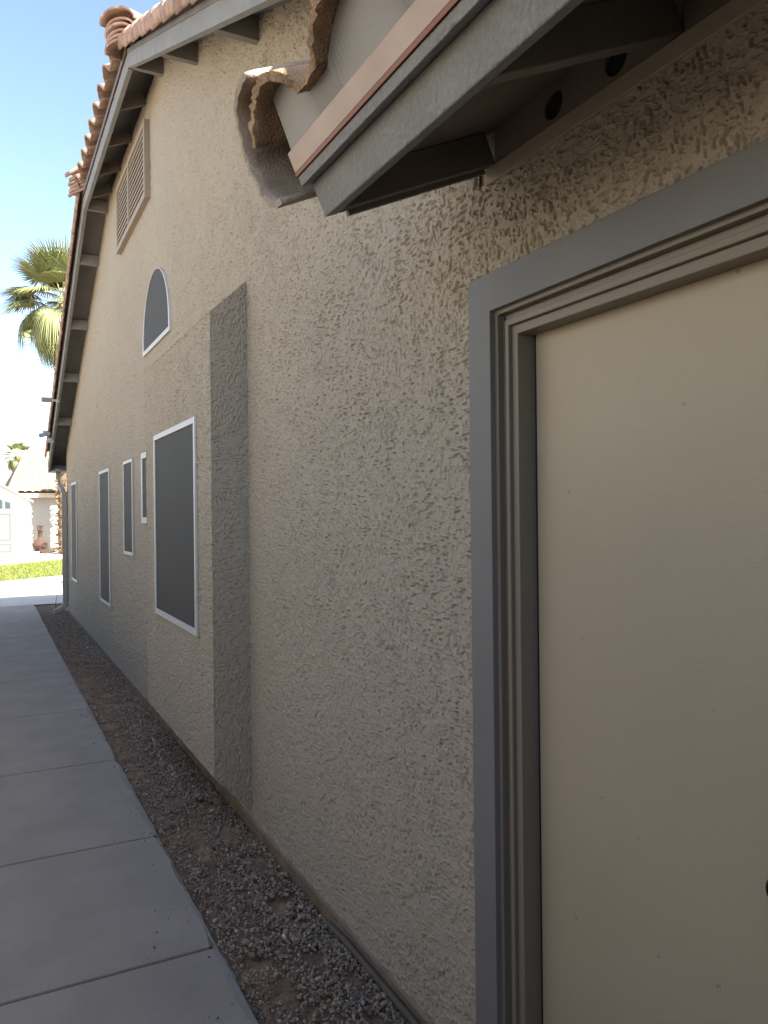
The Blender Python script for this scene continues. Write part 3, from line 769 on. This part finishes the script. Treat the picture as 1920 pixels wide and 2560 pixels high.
# gravel: individual stones merged as stuff
ico_v = np.array([(0, 0, -1), (.72, -.53, -.45), (-.28, -.85, -.45), (-.89, 0, -.45), (-.28, .85, -.45), (.72, .53, -.45), (.28, -.85, .45), (-.72, -.53, .45), (-.72, .53, .45), (.28, .85, .45), (.89, 0, .45), (0, 0, 1)])
ico_f = np.array([(0,1,2),(1,0,5),(0,2,3),(0,3,4),(0,4,5),(1,5,10),(2,1,6),(3,2,7),(4,3,8),(5,4,9),(1,10,6),(2,6,7),(3,7,8),(4,8,9),(5,9,10),(6,10,11),(7,6,11),(8,7,11),(9,8,11),(10,9,11)])
def stones(xs, ys, zs, sz, name, mt):
    n = len(xs); P = np.repeat(ico_v[None], n, 0)*(1+rng.normal(0, 0.16, (n, 12, 1)))
    P = P*np.stack((rng.uniform(.7, 1.35, n), rng.uniform(.7, 1.2, n), rng.uniform(.45, .9, n)), -1)[:, None, :]
    q = rng.standard_normal((n, 4)); q[:, 1:3] *= 0.45; q /= np.linalg.norm(q, axis=1)[:, None]
    w_, a, b, c = q.T
    Rm = np.stack([np.stack([1-2*(b*b+c*c), 2*(a*b-w_*c), 2*(a*c+w_*b)], -1), np.stack([2*(a*b+w_*c), 1-2*(a*a+c*c), 2*(b*c-w_*a)], -1), np.stack([2*(a*c-w_*b), 2*(b*c+w_*a), 1-2*(a*a+b*b)], -1)], 1)
    P = np.einsum('nij,nkj->nki', Rm, P)*sz[:, None, None]+np.stack((xs, ys, zs), -1)[:, None, :]
    Fm = (np.arange(n)[:, None, None]*12+ico_f[None]).reshape(-1, 3)
    return link(name, fast_mesh(name, P.reshape(-1, 3), Fm), mt)
N = 64000
sy_ = 1.5+13.9*rng.uniform(0, 1, N)**1.35
sx_ = rng.uniform(0.768, 1.195, N)
dens = samp(sx_*0.12+0.5, sy_*0.12+2)*300+0.5*np.sin(sy_*1.7+sx_*4)+0.35*np.sin(sy_*4.3)+0.5*(sx_-0.98)/0.2
bare = np.exp(-((sy_-7.5)/2.3)**2)*0.9
keep = rng.uniform(-1.6, 1.2, N)+bare < dens+0.55
sx_, sy_ = sx_[keep], sy_[keep]; n_ = len(sx_)
sz_ = rng.uniform(0.0029, 0.0062, n_)*(1+0.6*(rng.uniform(0, 1, n_) > 0.82))*(1+0.35*(sx_ > 1.0)*rng.uniform(0, 1, n_))
out = sx_ < 1.19
sx_, sy_, sz_ = sx_[out], sy_[out], sz_[out]
gr = stones(sx_, sy_, -0.020+sz_*0.5+rng.uniform(0, 0.012, len(sx_))*(1+0.5*(sx_ > 1.0)), sz_, 'gravel', M_gravel)
tag(gr, 'mixed grey and tan gravel strip along the foot of the wall', 'gravel', kind='stuff')
sy2 = rng.uniform(1.7, 9.0, 90); sx2 = 0.745-np.abs(rng.normal(0, 0.10, 90))
stn = stones(sx2, sy2, np.full(90, 0.003), rng.uniform(0.0025, 0.006, 90), 'stray_gravel', M_gravel)
tag(stn, 'stray bits of gravel scattered on the walkway edge', 'gravel', kind='stuff')
# pale loose stones that stand out
# conduit along the base near the door
mb = MB(); mb.tube([(1.178, 0.6, 0.012), (1.178, 1.5, 0.013), (1.18, 2.2, 0.016), (1.181, 2.62, 0.014), (1.183, 2.80, 0.0), (1.184, 2.88, -0.03)], 0.0115, 12)
tag(mb.build('conduit', M_conduit), 'thin grey pipe lying along the wall base near the door', 'pipe')
# dry twigs
M_twig = mat('dry_twig', (0.30, 0.22, 0.14), 0.9, var=0.2)
def twig(pts, r_, lab):
    mb = MB()
    for p in pts: mb.tube(p, r_, 6)
    tag(mb.build('twig', M_twig), lab, 'twig', 'dry twigs lying on the gravel')
twig([[(0.98, 5.95, 0.012), (1.05, 6.0, 0.02), (1.12, 5.98, 0.015), (1.15, 5.85, 0.01)], [(1.10, 5.98, 0.015), (1.16, 6.08, 0.02)]], 0.0028, 'forked pale twig on the gravel beside the bay')
twig([[(0.99, 8.6, 0.012), (1.08, 8.66, 0.02), (1.17, 8.62, 0.012)]], 0.003, 'short bent twig lying across the strip between the second and third windows')
twig([[(0.95, 10.9, 0.01), (1.06, 11.0, 0.02), (1.17, 11.2, 0.012)], [(1.06, 11.0, 0.02), (1.14, 10.92, 0.012)]], 0.0035, 'forked brown twig farthest along the strip towards the downspout')
# black cable at the downspout
mb = MB(); pts = []
for i in range(15):
    t = i/14; pts.append((1.10-0.075*math.sin(t*math.pi*1.0)-0.06*t*t*1.2, 13.88, 0.42-0.40*t+0.03*math.sin(t*7)))
mb.tube(pts, 0.004, 6); mb.tube([(1.112, 13.85, 0.42), (1.112, 13.85, 1.2), (1.110, 13.85, 1.93), (1.118, 13.85, 2.02), (1.17, 13.88, 2.2), (1.19, 13.9, 2.3)], 0.003, 6)
tag(mb.build('cable', M_knob), 'thin black cable running up beside the downspout at the far corner', 'cable')

# added block wall shading the house wall's foot (out of frame to the left)
mb = MB(); FXW, FH = -1.25, 2.1
mb.box((FXW-0.15, -6, -0.1), (FXW, 14.9, FH-0.05)); 
shade_wall = empty('added_shade_wall', (FXW, 4, 0), 'added block wall, out of view, shading the foot of the house wall', 'wall')
mb.build('shade_wall_body', M_block, shade_wall)
mb = MB(); mb.box((FXW-0.18, -6, FH-0.049), (FXW+0.03, 14.9, FH)); mb.build('shade_wall_cap', M_block, shade_wall, bevel=0.008)

# added house block bouncing sunlight onto the stucco (out of frame to the left)
nb = empty('added_bounce_block', (-7, 9, 0), 'added cream house block, out of view, bouncing sunlight onto the stucco', 'house')
mb = MB(); mb.box((-12, 1.0, -0.1), (-4.6, 17, 5.2)); mb.build('wall', mat('cream_stucco', (0.60, 0.545, 0.46), 0.9, var=0.04), nb)
mb = MB(); mb.prism([(-4.3, 0.6, 5.201), (-12.3, 0.6, 5.201), (-8.3, 0.6, 6.9)], (0, 16.8, 0)); mb.build('roof', M_deck, nb)
for yw in (3.0, 8.0, 13.0):
    mb = MB(); mb.box((-4.6, yw, 3.0), (-4.56, yw+1.2, 4.2)); wf = mb.build('window', M_white, nb); mb = MB(); mb.box((-4.565, yw+0.06, 3.06), (-4.55, yw+1.14, 4.14)); mb.build('pane', M_screen, wf)

# ------------------------------------------------------------------ things on the roof edge
def edge_y(y): return rake_z(y)+T_
fl = empty('security_light', (0.93, 13.55, edge_y(13.55)), 'twin-head grey security light fixed to the lower roof edge', 'lamp')
M_grey = mat('grey_plastic', (0.35, 0.37, 0.40), 0.5); M_lens = mat('lamp_lens', (0.7, 0.7, 0.68), 0.2)
z0 = edge_y(13.55)
mb = MB(); mb.tube([(0.93, 13.55, z0-0.10), (0.93, 13.52, z0-0.13)], 0.045, 16); mb.build('mount', M_white, fl)
mb = MB(); mb.tube([(0.93, 13.53, z0-0.08), (0.88, 13.5, z0-0.04), (0.85, 13.5, z0-0.035)], 0.012, 8); mb.build('arm', M_grey, fl)
for dx, dz, rr_ in ((0, 0, 0.3), (0.045, 0.035, -0.2)):
    mb = MB(); mb.obox((0.80+dx*1.4, 13.47, z0-0.035+dz), (0.055*math.cos(rr_), 0, 0.055*math.sin(rr_)), (0, 0.05, 0.01), (-0.028*math.sin(rr_), -0.006, 0.028*math.cos(rr_)))
    h_ = mb.build('lamp_head', M_grey, fl, bevel=0.008)
    mb = MB(); mb.obox((0.80+dx*1.4-0.004, 13.47, z0-0.035+dz-0.031), (0.045*math.cos(rr_), 0, 0.045*math.sin(rr_)), (0, 0.04, 0.01), (-0.002*math.sin(rr_), 0, 0.002)); mb.build('lens', M_lens, h_)
cm = empty('security_camera', (0.9, 12.0, edge_y(12.0)), 'small boxy grey fixture sticking out from the roof edge halfway down the far slope', 'camera')
zc_ = 3.30
mb = MB(); mb.box((0.71, 12.05, zc_-0.028), (0.84, 12.15, zc_+0.032)); mb.build('housing', mat('taupe_plastic', (0.33, 0.29, 0.27), 0.5), cm, bevel=0.006)
mb = MB(); mb.box((0.84, 12.08, zc_-0.012), (0.895, 12.12, zc_+0.012)); mb.build('bracket', M_white, cm)
mb = MB(); mb.tube([(0.895, 12.1, zc_), (0.945, 12.1, zc_-0.02)], 0.018, 10); mb.build('knuckle', M_white, cm)

# ------------------------------------------------------------------ shed
sh = empty('shed', (0, 32.5, 0), 'white shed with a grey arched door standing at the end of the lawn', 'shed')
SYF, SX0, SX1, SZE, SZA = 31.5, -1.85, 1.44, 2.18, 3.12
sc_ = (SX0+SX1)/2
M_swall = mat('white_siding', (0.80, 0.79, 0.77), 0.7, var=0.02)
M_sdoor = mat('grey_door', (0.135, 0.135, 0.138), 0.6); M_sroof = mat('shed_roof', (0.22, 0.20, 0.19), 0.9, var=0.2)
mb = MB(); mb.prism([(SX0, SYF, 0.15), (SX1, SYF, 0.15), (SX1, SYF, SZE), (sc_, SYF, SZA), (SX0, SYF, SZE)], (0, 3.0, 0)); mb.build('shed_wall', M_swall, sh)
mb = MB()
for sg in (-1, 1):
    e = (sc_+sg*((SX1-SX0)/2+0.10)); ze = SZE-0.06
    mb.prism([(sc_, SYF-0.12, SZA+0.02), (e, SYF-0.12, ze+0.0), (e, SYF-0.12, ze+0.09), (sc_, SYF-0.12, SZA+0.11)], (0, 3.25, 0))
mb.build('shed_roof', M_sroof, sh)
mb = MB(); mb.box((SX1-0.14, SYF-0.02, 0.15), (SX1+0.01, SYF-0.002, SZE-0.09)); mb.build('corner_trim', M_swall, sh)
mb = MB(); mb.box((SX1-0.17, SYF-0.03, 0.15), (SX1-0.15, SYF-0.002, SZE-0.05)); mb.build('trim_strip', mat('trim_grey', (0.55, 0.54, 0.54), 0.7), sh)
# door with shallow arched head
dx0, dx1 = -1.15, 0.90
def door_top(x): return 2.20+0.28*(1-((x-(dx0+dx1)/2)/((dx1-dx0)/2))**2)
xs = np.linspace(dx0, dx1, 25)
mb = MB(); mb.prism([(dx0, SYF-0.03, 0.17), (dx1, SYF-0.03, 0.17)]+[(x_, SYF-0.03, door_top(x_)) for x_ in xs[::-1]], (0, 0.027, 0)); sd = mb.build('shed_door', M_sdoor, sh)
for a, b in ((-0.99, -0.83), (-0.73, -0.53), (-0.43, -0.23), (0.0, 0.18), (0.30, 0.50), (0.60, 0.76)):
    xs2 = np.linspace(a, b, 6)
    mb = MB(); mb.prism([(a, SYF-0.036, 1.92), (b, SYF-0.036, 1.92)]+[(x_, SYF-0.036, door_top(x_)-0.16) for x_ in xs2[::-1]], (0, 0.004, 0)); mb.build('pane', mat('shed_glass', (0.04, 0.06, 0.065), 0.3), sd)
def panel(mb, a, b, z0, z1, w_=0.02):
    for q in (((a, z0), (a+w_, z1)), ((b-w_, z0), (b, z1)), ((a+w_, z0), (b-w_, z0+w_)), ((a+w_, z1-w_), (b-w_, z1))):
        mb.box((q[0][0], SYF-0.034, q[0][1]), (q[1][0], SYF-0.031, q[1][1]))
mb = MB()
for a, b in ((-0.98, -0.18), (0.02, 0.76)): panel(mb, a, b, 0.75, 1.72); panel(mb, a, b, 0.32, 0.60)
mb.build('door_panels', mat('door_shadow_line', (0.08, 0.08, 0.08), 0.7), sd)
mb = MB(); mb.box((SX0-0.05, SYF-0.15, 0.0), (SX1+0.08, SYF+3.0, 0.145)); mb.build('timber_base', mat('timber', (0.50, 0.33, 0.22), 0.8, var=0.2, vscale=6), sh)

# ------------------------------------------------------------------ neighbouring house
nh = empty('neighbour_house', (4, 39, 0), 'low house with a hipped tile roof behind the shed', 'house')
NY = 37.0; M_nwall = mat('neighbour_stucco', (0.36, 0.345, 0.31), 0.9, var=0.05); M_ntile = mat('neighbour_tiles', (0.27, 0.205, 0.145), 0.9, var=0.25, vscale=5, fine=0.15, fscale=9)
mb = MB(); mb.box((0.4, NY+0.35, -0.05), (12, NY+7, 2.56)); mb.build('wall', M_nwall, nh)
mb = MB(); mb.box((0.05, NY, 2.44), (12, NY+0.05, 2.58)); mb.box((0.05, NY-0.03, 2.581), (12, NY+0.03, 2.64)); mb.build('fascia', mat('neighbour_fascia', (0.55, 0.45, 0.33), 0.8), nh)
V = []; Fq = []
def ntile(x, s): return 0.055*abs(math.sin(math.pi*(x)/0.30))
xs = np.arange(0.05, 12, 0.05); rows = []
step = 0.36; nrow = 13; nn = len(xs)
for r_ in range(nrow):
    for e in (0, 1):
        yy = NY-0.05+(r_+e)*step*0.92; z_ = 2.66+(r_+e)*step*0.92*0.50+(0.035 if e == 0 else 0)
        hipx = 0.75+(r_+e)*step*0.92*0.216
        for x_ in xs: V.append((max(x_, hipx), yy, z_+ntile(x_, 0)))
for r_ in range(2*nrow-1):
    for i in range(nn-1): Fq.append([r_*nn+i, r_*nn+i+1, (r_+1)*nn+i+1, (r_+1)*nn+i])
mb = MB(); mb.add(V, Fq, False); mb.add([(0.05, NY-0.05, 2.645), (12, NY-0.05, 2.645), (12, NY+7, 2.645), (0.05, NY+7, 2.645)], [[0, 1, 2, 3]])
z_r = 2.66+nrow*step*0.92*0.5
mb.add([(0.75, NY-0.05, 2.66), (1.68, NY+4.25, z_r), (0.5, NY+8.5, 2.66), (-0.2, NY+4, 2.66)], [[0, 1, 2, 3]]); mb.add([(1.68, NY+4.25, z_r), (12, NY+4.25, z_r), (12, NY+8.5, 2.66), (0.5, NY+8.5, 2.66)], [[0, 1, 2, 3]])
mb.build('tiled_roof', M_ntile, nh)

# ------------------------------------------------------------------ chiminea
ch = empty('chiminea', (1.80, 32.2, 0), 'brown clay chiminea on an iron stand beside the shed', 'chiminea')
M_clay = mat('chiminea_clay', (0.062, 0.033, 0.024), 0.8, var=0.12, vscale=7)
c0 = (1.80, 32.2, 0)
mb = MB(); mb.lathe([(0.0, 0.25), (0.12, 0.27), (0.22, 0.36), (0.285, 0.50), (0.26, 0.58), (0.20, 0.68), (0.10, 0.76), (0.085, 0.80)], c0, 28); bw = mb.build('bowl', M_clay, ch)
mb = MB(); mb.lathe([(0.29, 0.485), (0.30, 0.50), (0.29, 0.515)], c0, 28); mb.build('rim_band', M_clay, bw)
# mouth ring and a near-black disc painted as its dark opening, facing right
dm = Vector((0.55, -0.835, 0)).normalized(); sdv = dm.cross(Vector((0, 0, 1))); cc = Vector(c0)+Vector((0, 0, 0.53))+dm*0.268
ring = []
mb = MB()
pts = [cc+sdv*0.115*math.cos(t)+Vector((0, 0, 1))*0.095*math.sin(t) for t in np.linspace(0, 2*math.pi, 25)]
mb.tube(pts, 0.016, 8, caps=False); mb.build('mouth_ring', M_clay, bw)
mb = MB(); mb.prism([tuple(p-dm*0.03) for p in pts[:-1]], tuple(dm*0.042)); mb.build('mouth_dark_disc', mat('mouth_dark_paint', (0.02, 0.014, 0.012), 0.9), bw)
mb = MB(); mb.lathe([(0.095, 0.76), (0.085, 0.80), (0.082, 1.06), (0.10, 1.065), (0.115, 1.085), (0.115, 1.105), (0.085, 1.11)], c0, 24); mb.build('chimney', M_clay, ch)
mb = MB()
for k in range(6):
    th = k*math.pi/3+0.3; mb.bar((c0[0]+0.09*math.cos(th), c0[1]+0.09*math.sin(th), 1.10), (c0[0]+0.09*math.cos(th), c0[1]+0.09*math.sin(th), 1.255), 0.025, 0.008, (math.cos(th), math.sin(th), 0))
mb.build('cap_posts', M_clay, ch)
mb = MB(); mb.lathe([(0.0, 1.31), (0.08, 1.295), (0.15, 1.262), (0.15, 1.25), (0.0, 1.25)], c0, 24); mb.build('cap', M_clay, ch)
mb = MB(); mb.lathe([(0.17, 0.285), (0.185, 0.30), (0.17, 0.315)], c0, 20)
mb.box((c0[0]-0.05, c0[1]-0.26, 0.27), (c0[0]+0.17, c0[1]-0.10, 0.36)); mb.build('stand_ring', M_clay, ch)
for k in range(3):
    th = k*2.1+0.6; a = Vector((math.cos(th), math.sin(th), 0))
    mb = MB(); mb.tube([Vector(c0)+a*0.17+Vector((0, 0, 0.29)), Vector(c0)+a*0.20+Vector((0, 0, 0.15)), Vector(c0)+a*0.29+Vector((0, 0, 0.01))], 0.014, 8); mb.build('leg', M_clay, ch)

# pale boulder near it
st = stones(np.array([1.52]), np.array([31.9]), np.array([0.12]), np.array([0.2]), 'boulder', M_patio)
tag(st, 'pale rounded boulder beside the chiminea', 'rock')
for i, (xx, yy, s_) in enumerate([(2.28, 33.2, 0.05), (2.36, 33.0, 0.04), (2.46, 33.3, 0.06)]):
    tag(stones(np.array([xx]), np.array([yy]), np.array([0.03]), np.array([s_]), 'stone', M_found), ['left small dark stone near the palm', 'middle small dark stone near the palm', 'right and largest small dark stone near the palm'][i], 'stone', 'small stones near the palm')

# ------------------------------------------------------------------ fan palms
M_frond = mat('palm_leaf', (0.20, 0.24, 0.07), 0.55, island=True, spec=0.4, ramp=[(0, (0.10, 0.14, 0.06)), (0.5, (0.18, 0.21, 0.08)), (1, (0.32, 0.30, 0.12))])
M_frond.node_tree.nodes['Principled BSDF'].inputs['Specular IOR Level'].default_value = 0.4
M_petiole = mat('palm_petiole', (0.40, 0.36, 0.16), 0.6)
M_trunk = mat('palm_trunk', (0.15, 0.10, 0.06), 0.95, var=0.3, vscale=6, bump=0.03, bscale=14)
def frond_mesh(seed, droop):
    """petiole along +X then a fan of folded leaflets; returns mesh with two materials"""
    rr = random.Random(seed); vs = []; fs = []; mi = []
    def strip(pts, wds, nrm, m):
        n0 = len(vs)
        for p, w_, s_ in pts and [(p, w_, s_) for (p, s_), w_ in zip(pts, wds)]:
            vs.append(tuple(p-s_*w_/2)); vs.append(tuple(p+Vector(nrm)*w_*0.28)); vs.append(tuple(p+s_*w_/2))
        for k in range(len(pts)-1):
            for e in (0, 1): fs.append([n0+3*k+e, n0+3*k+e+1, n0+3*k+4+e, n0+3*k+3+e]); mi.append(m)
    PL = 1.0
    def pet(t): return Vector((PL*t, 0, -0.16*droop*t*t))
    strip([(pet(k/6), Vector((0, 1, 0))) for k in range(7)], [0.05-0.025*k/6 for k in range(7)], (0, 0, -1), 1)
    hub = pet(1.0); sl = math.atan2(-0.32*droop, 1)
    n = 44
    for i in range(n):
        t = (i+0.5)/n*2-1; th = t*R(118)+rr.uniform(-0.02, 0.02)
        L = (1.02-0.28*abs(t)**2)*rr.uniform(0.9, 1.06)
        d = Vector((math.cos(th), math.sin(th), 0)); fold = 0.22*abs(math.sin(th))
        pts = []; wds = []
        side = Vector((-math.sin(th), math.cos(th), 0))
        K = 7
        for k in range(K+1):
            s_ = k/K*L; sag = -(0.10+0.55*droop)*max(0, s_-0.30)**1.6*rr.uniform(0.9, 1.1)*(1.3) + fold*s_*0.6 + math.tan(sl)*s_*d.x*0.8
            ext = s_ if s_ < 0.5 else 0.5+(s_-0.5)*(1-0.30*droop)
            p = hub+d*ext+Vector((0, 0, sag)); pts.append((p, side))
            wb = min(0.052, 0.006+s_*2*R(118)/n*1.02) if s_ < 0.5 else 0.052*(1-(s_-0.5)/(L-0.5+1e-6))**0.8+0.004
            wds.append(wb)
        strip(pts, wds, (0, 0, 1), 0)
    me = bpy.data.meshes.new('frond'); me.from_pydata(vs, [], fs); me.materials.append(M_frond); me.materials.append(M_petiole)
    for p, m_ in zip(me.polygons, mi): p.material_index = m_
    me.update(); return me
FR = [frond_mesh(1, 0.15), frond_mesh(2, 0.7), frond_mesh(3, 1.5)]
def palm(x, y, zc, sc, nf, trunk_r, lab, seed, skirt=True):
    t = empty('fan_palm', (x, y, 0), lab, 'palm tree', 'fan palms'); rr = random.Random(seed)
    mb = MB(); K = 46
    prof = []
    for k in range(K+1):
        z = zc*k/K; prof.append((trunk_r*(1.15-0.35*k/K)*(1+0.10*(k % 2)), z))
    mb.lathe([(r_, z) for r_, z in prof], (x, y, 0), 16, False); tr = mb.build('trunk', M_trunk, t)
    if skirt:   # old leaf bases sticking out of the trunk
        mb = MB()
        for k in range(260):
            z = rr.uniform(0.15, zc*0.97); th = rr.uniform(0, 6.283); r_ = trunk_r*(1.15-0.35*z/zc)
            a = Vector((math.cos(th), math.sin(th), 0)); p = Vector((x, y, z))+a*r_*0.85
            q = p+a*rr.uniform(0.06, 0.17)+Vector((0, 0, rr.uniform(0.02, 0.16))); mb.bar(p, q, 0.055, 0.02, (a.y, -a.x, 0.2))
        for k in range(30):
            th = rr.uniform(0, 6.283); a = Vector((math.cos(th), math.sin(th), 0)); p = Vector((x, y, 0.05+rr.uniform(0, .3)))+a*trunk_r
            q = p+a*rr.uniform(0.3, 0.75)+Vector((0, 0, rr.uniform(-0.2, 0.1))); mb.bar(p, q, 0.06, 0.02, (0, 0, 1))
        mb.build('leaf_bases', M_trunk, tr)['kind'] = 'stuff'
    for i in range(nf):
        u_ = (i+0.5)/nf; el = 82-160*u_**0.9+rr.uniform(-6, 6); az = i*137.5+rr.uniform(-12, 12)
        me = FR[0] if el > 35 else FR[1] if el > -10 else FR[2]
        o = bpy.data.objects.new('frond', me); C.objects.link(o); o.parent = t; o.matrix_parent_inverse = pw(t).inverted()
        e, a = R(el), R(az)
        X = Vector((math.cos(e)*math.cos(a), math.cos(e)*math.sin(a), math.sin(e)))
        Yv = Vector((-math.sin(a), math.cos(a), 0)); Zv = X.cross(Yv)
        mm = Matrix((X, Yv, Zv)).transposed().to_4x4() @ Matrix.Diagonal((sc, sc, sc*0.999, 1)); mm.translation = (x, y, zc)
        o.matrix_basis = mm
    return t
def palm_stub():
    t = empty('palm_stump', (3.02, 36.05, 0), 'short ragged palm trunk with old leaf bases against the neighbouring wall', 'palm stump'); rr = random.Random(3)
    mb = MB(); mb.lathe([(0.28*(1+0.1*(k % 2)), 3.75*k/20) for k in range(21)]+[(0.0, 3.8)], (3.02, 36.05, 0), 16, False); tr = mb.build('trunk', M_trunk, t)
    mb = MB()
    for k in range(170):
        z = rr.uniform(0.1, 3.7); th = rr.uniform(0, 6.283); a = Vector((math.cos(th), math.sin(th), 0)); p = Vector((3.02, 36.05, z))+a*0.2
        q = p+a*rr.uniform(0.12, 0.27)+Vector((0, 0, rr.uniform(0.0, 0.16))); mb.bar(p, q, 0.06, 0.02, (a.y, -a.x, 0.2))
    for k in range(30):
        th = rr.uniform(0, 6.283); a = Vector((math.cos(th), math.sin(th), 0)); p = Vector((3.02, 36.05, 0.05+rr.uniform(0, .3)))+a*0.22
        q = p+a*rr.uniform(0.3, 0.8)+Vector((0, 0, rr.uniform(-0.2, 0.1))); mb.bar(p, q, 0.06, 0.02, (0, 0, 1))
    o = mb.build('leaf_bases', M_trunk, tr); o['kind'] = 'stuff'
palm(3.90, 46.5, 13.6, 1.80, 50, 0.28, 'tall fan palm whose crown rises beside the main roof edge', 5)
palm_stub()
palm(2.6, 80, 7.3, 0.85, 26, 0.3, 'small distant fan palm beyond the neighbouring roof', 8, False)
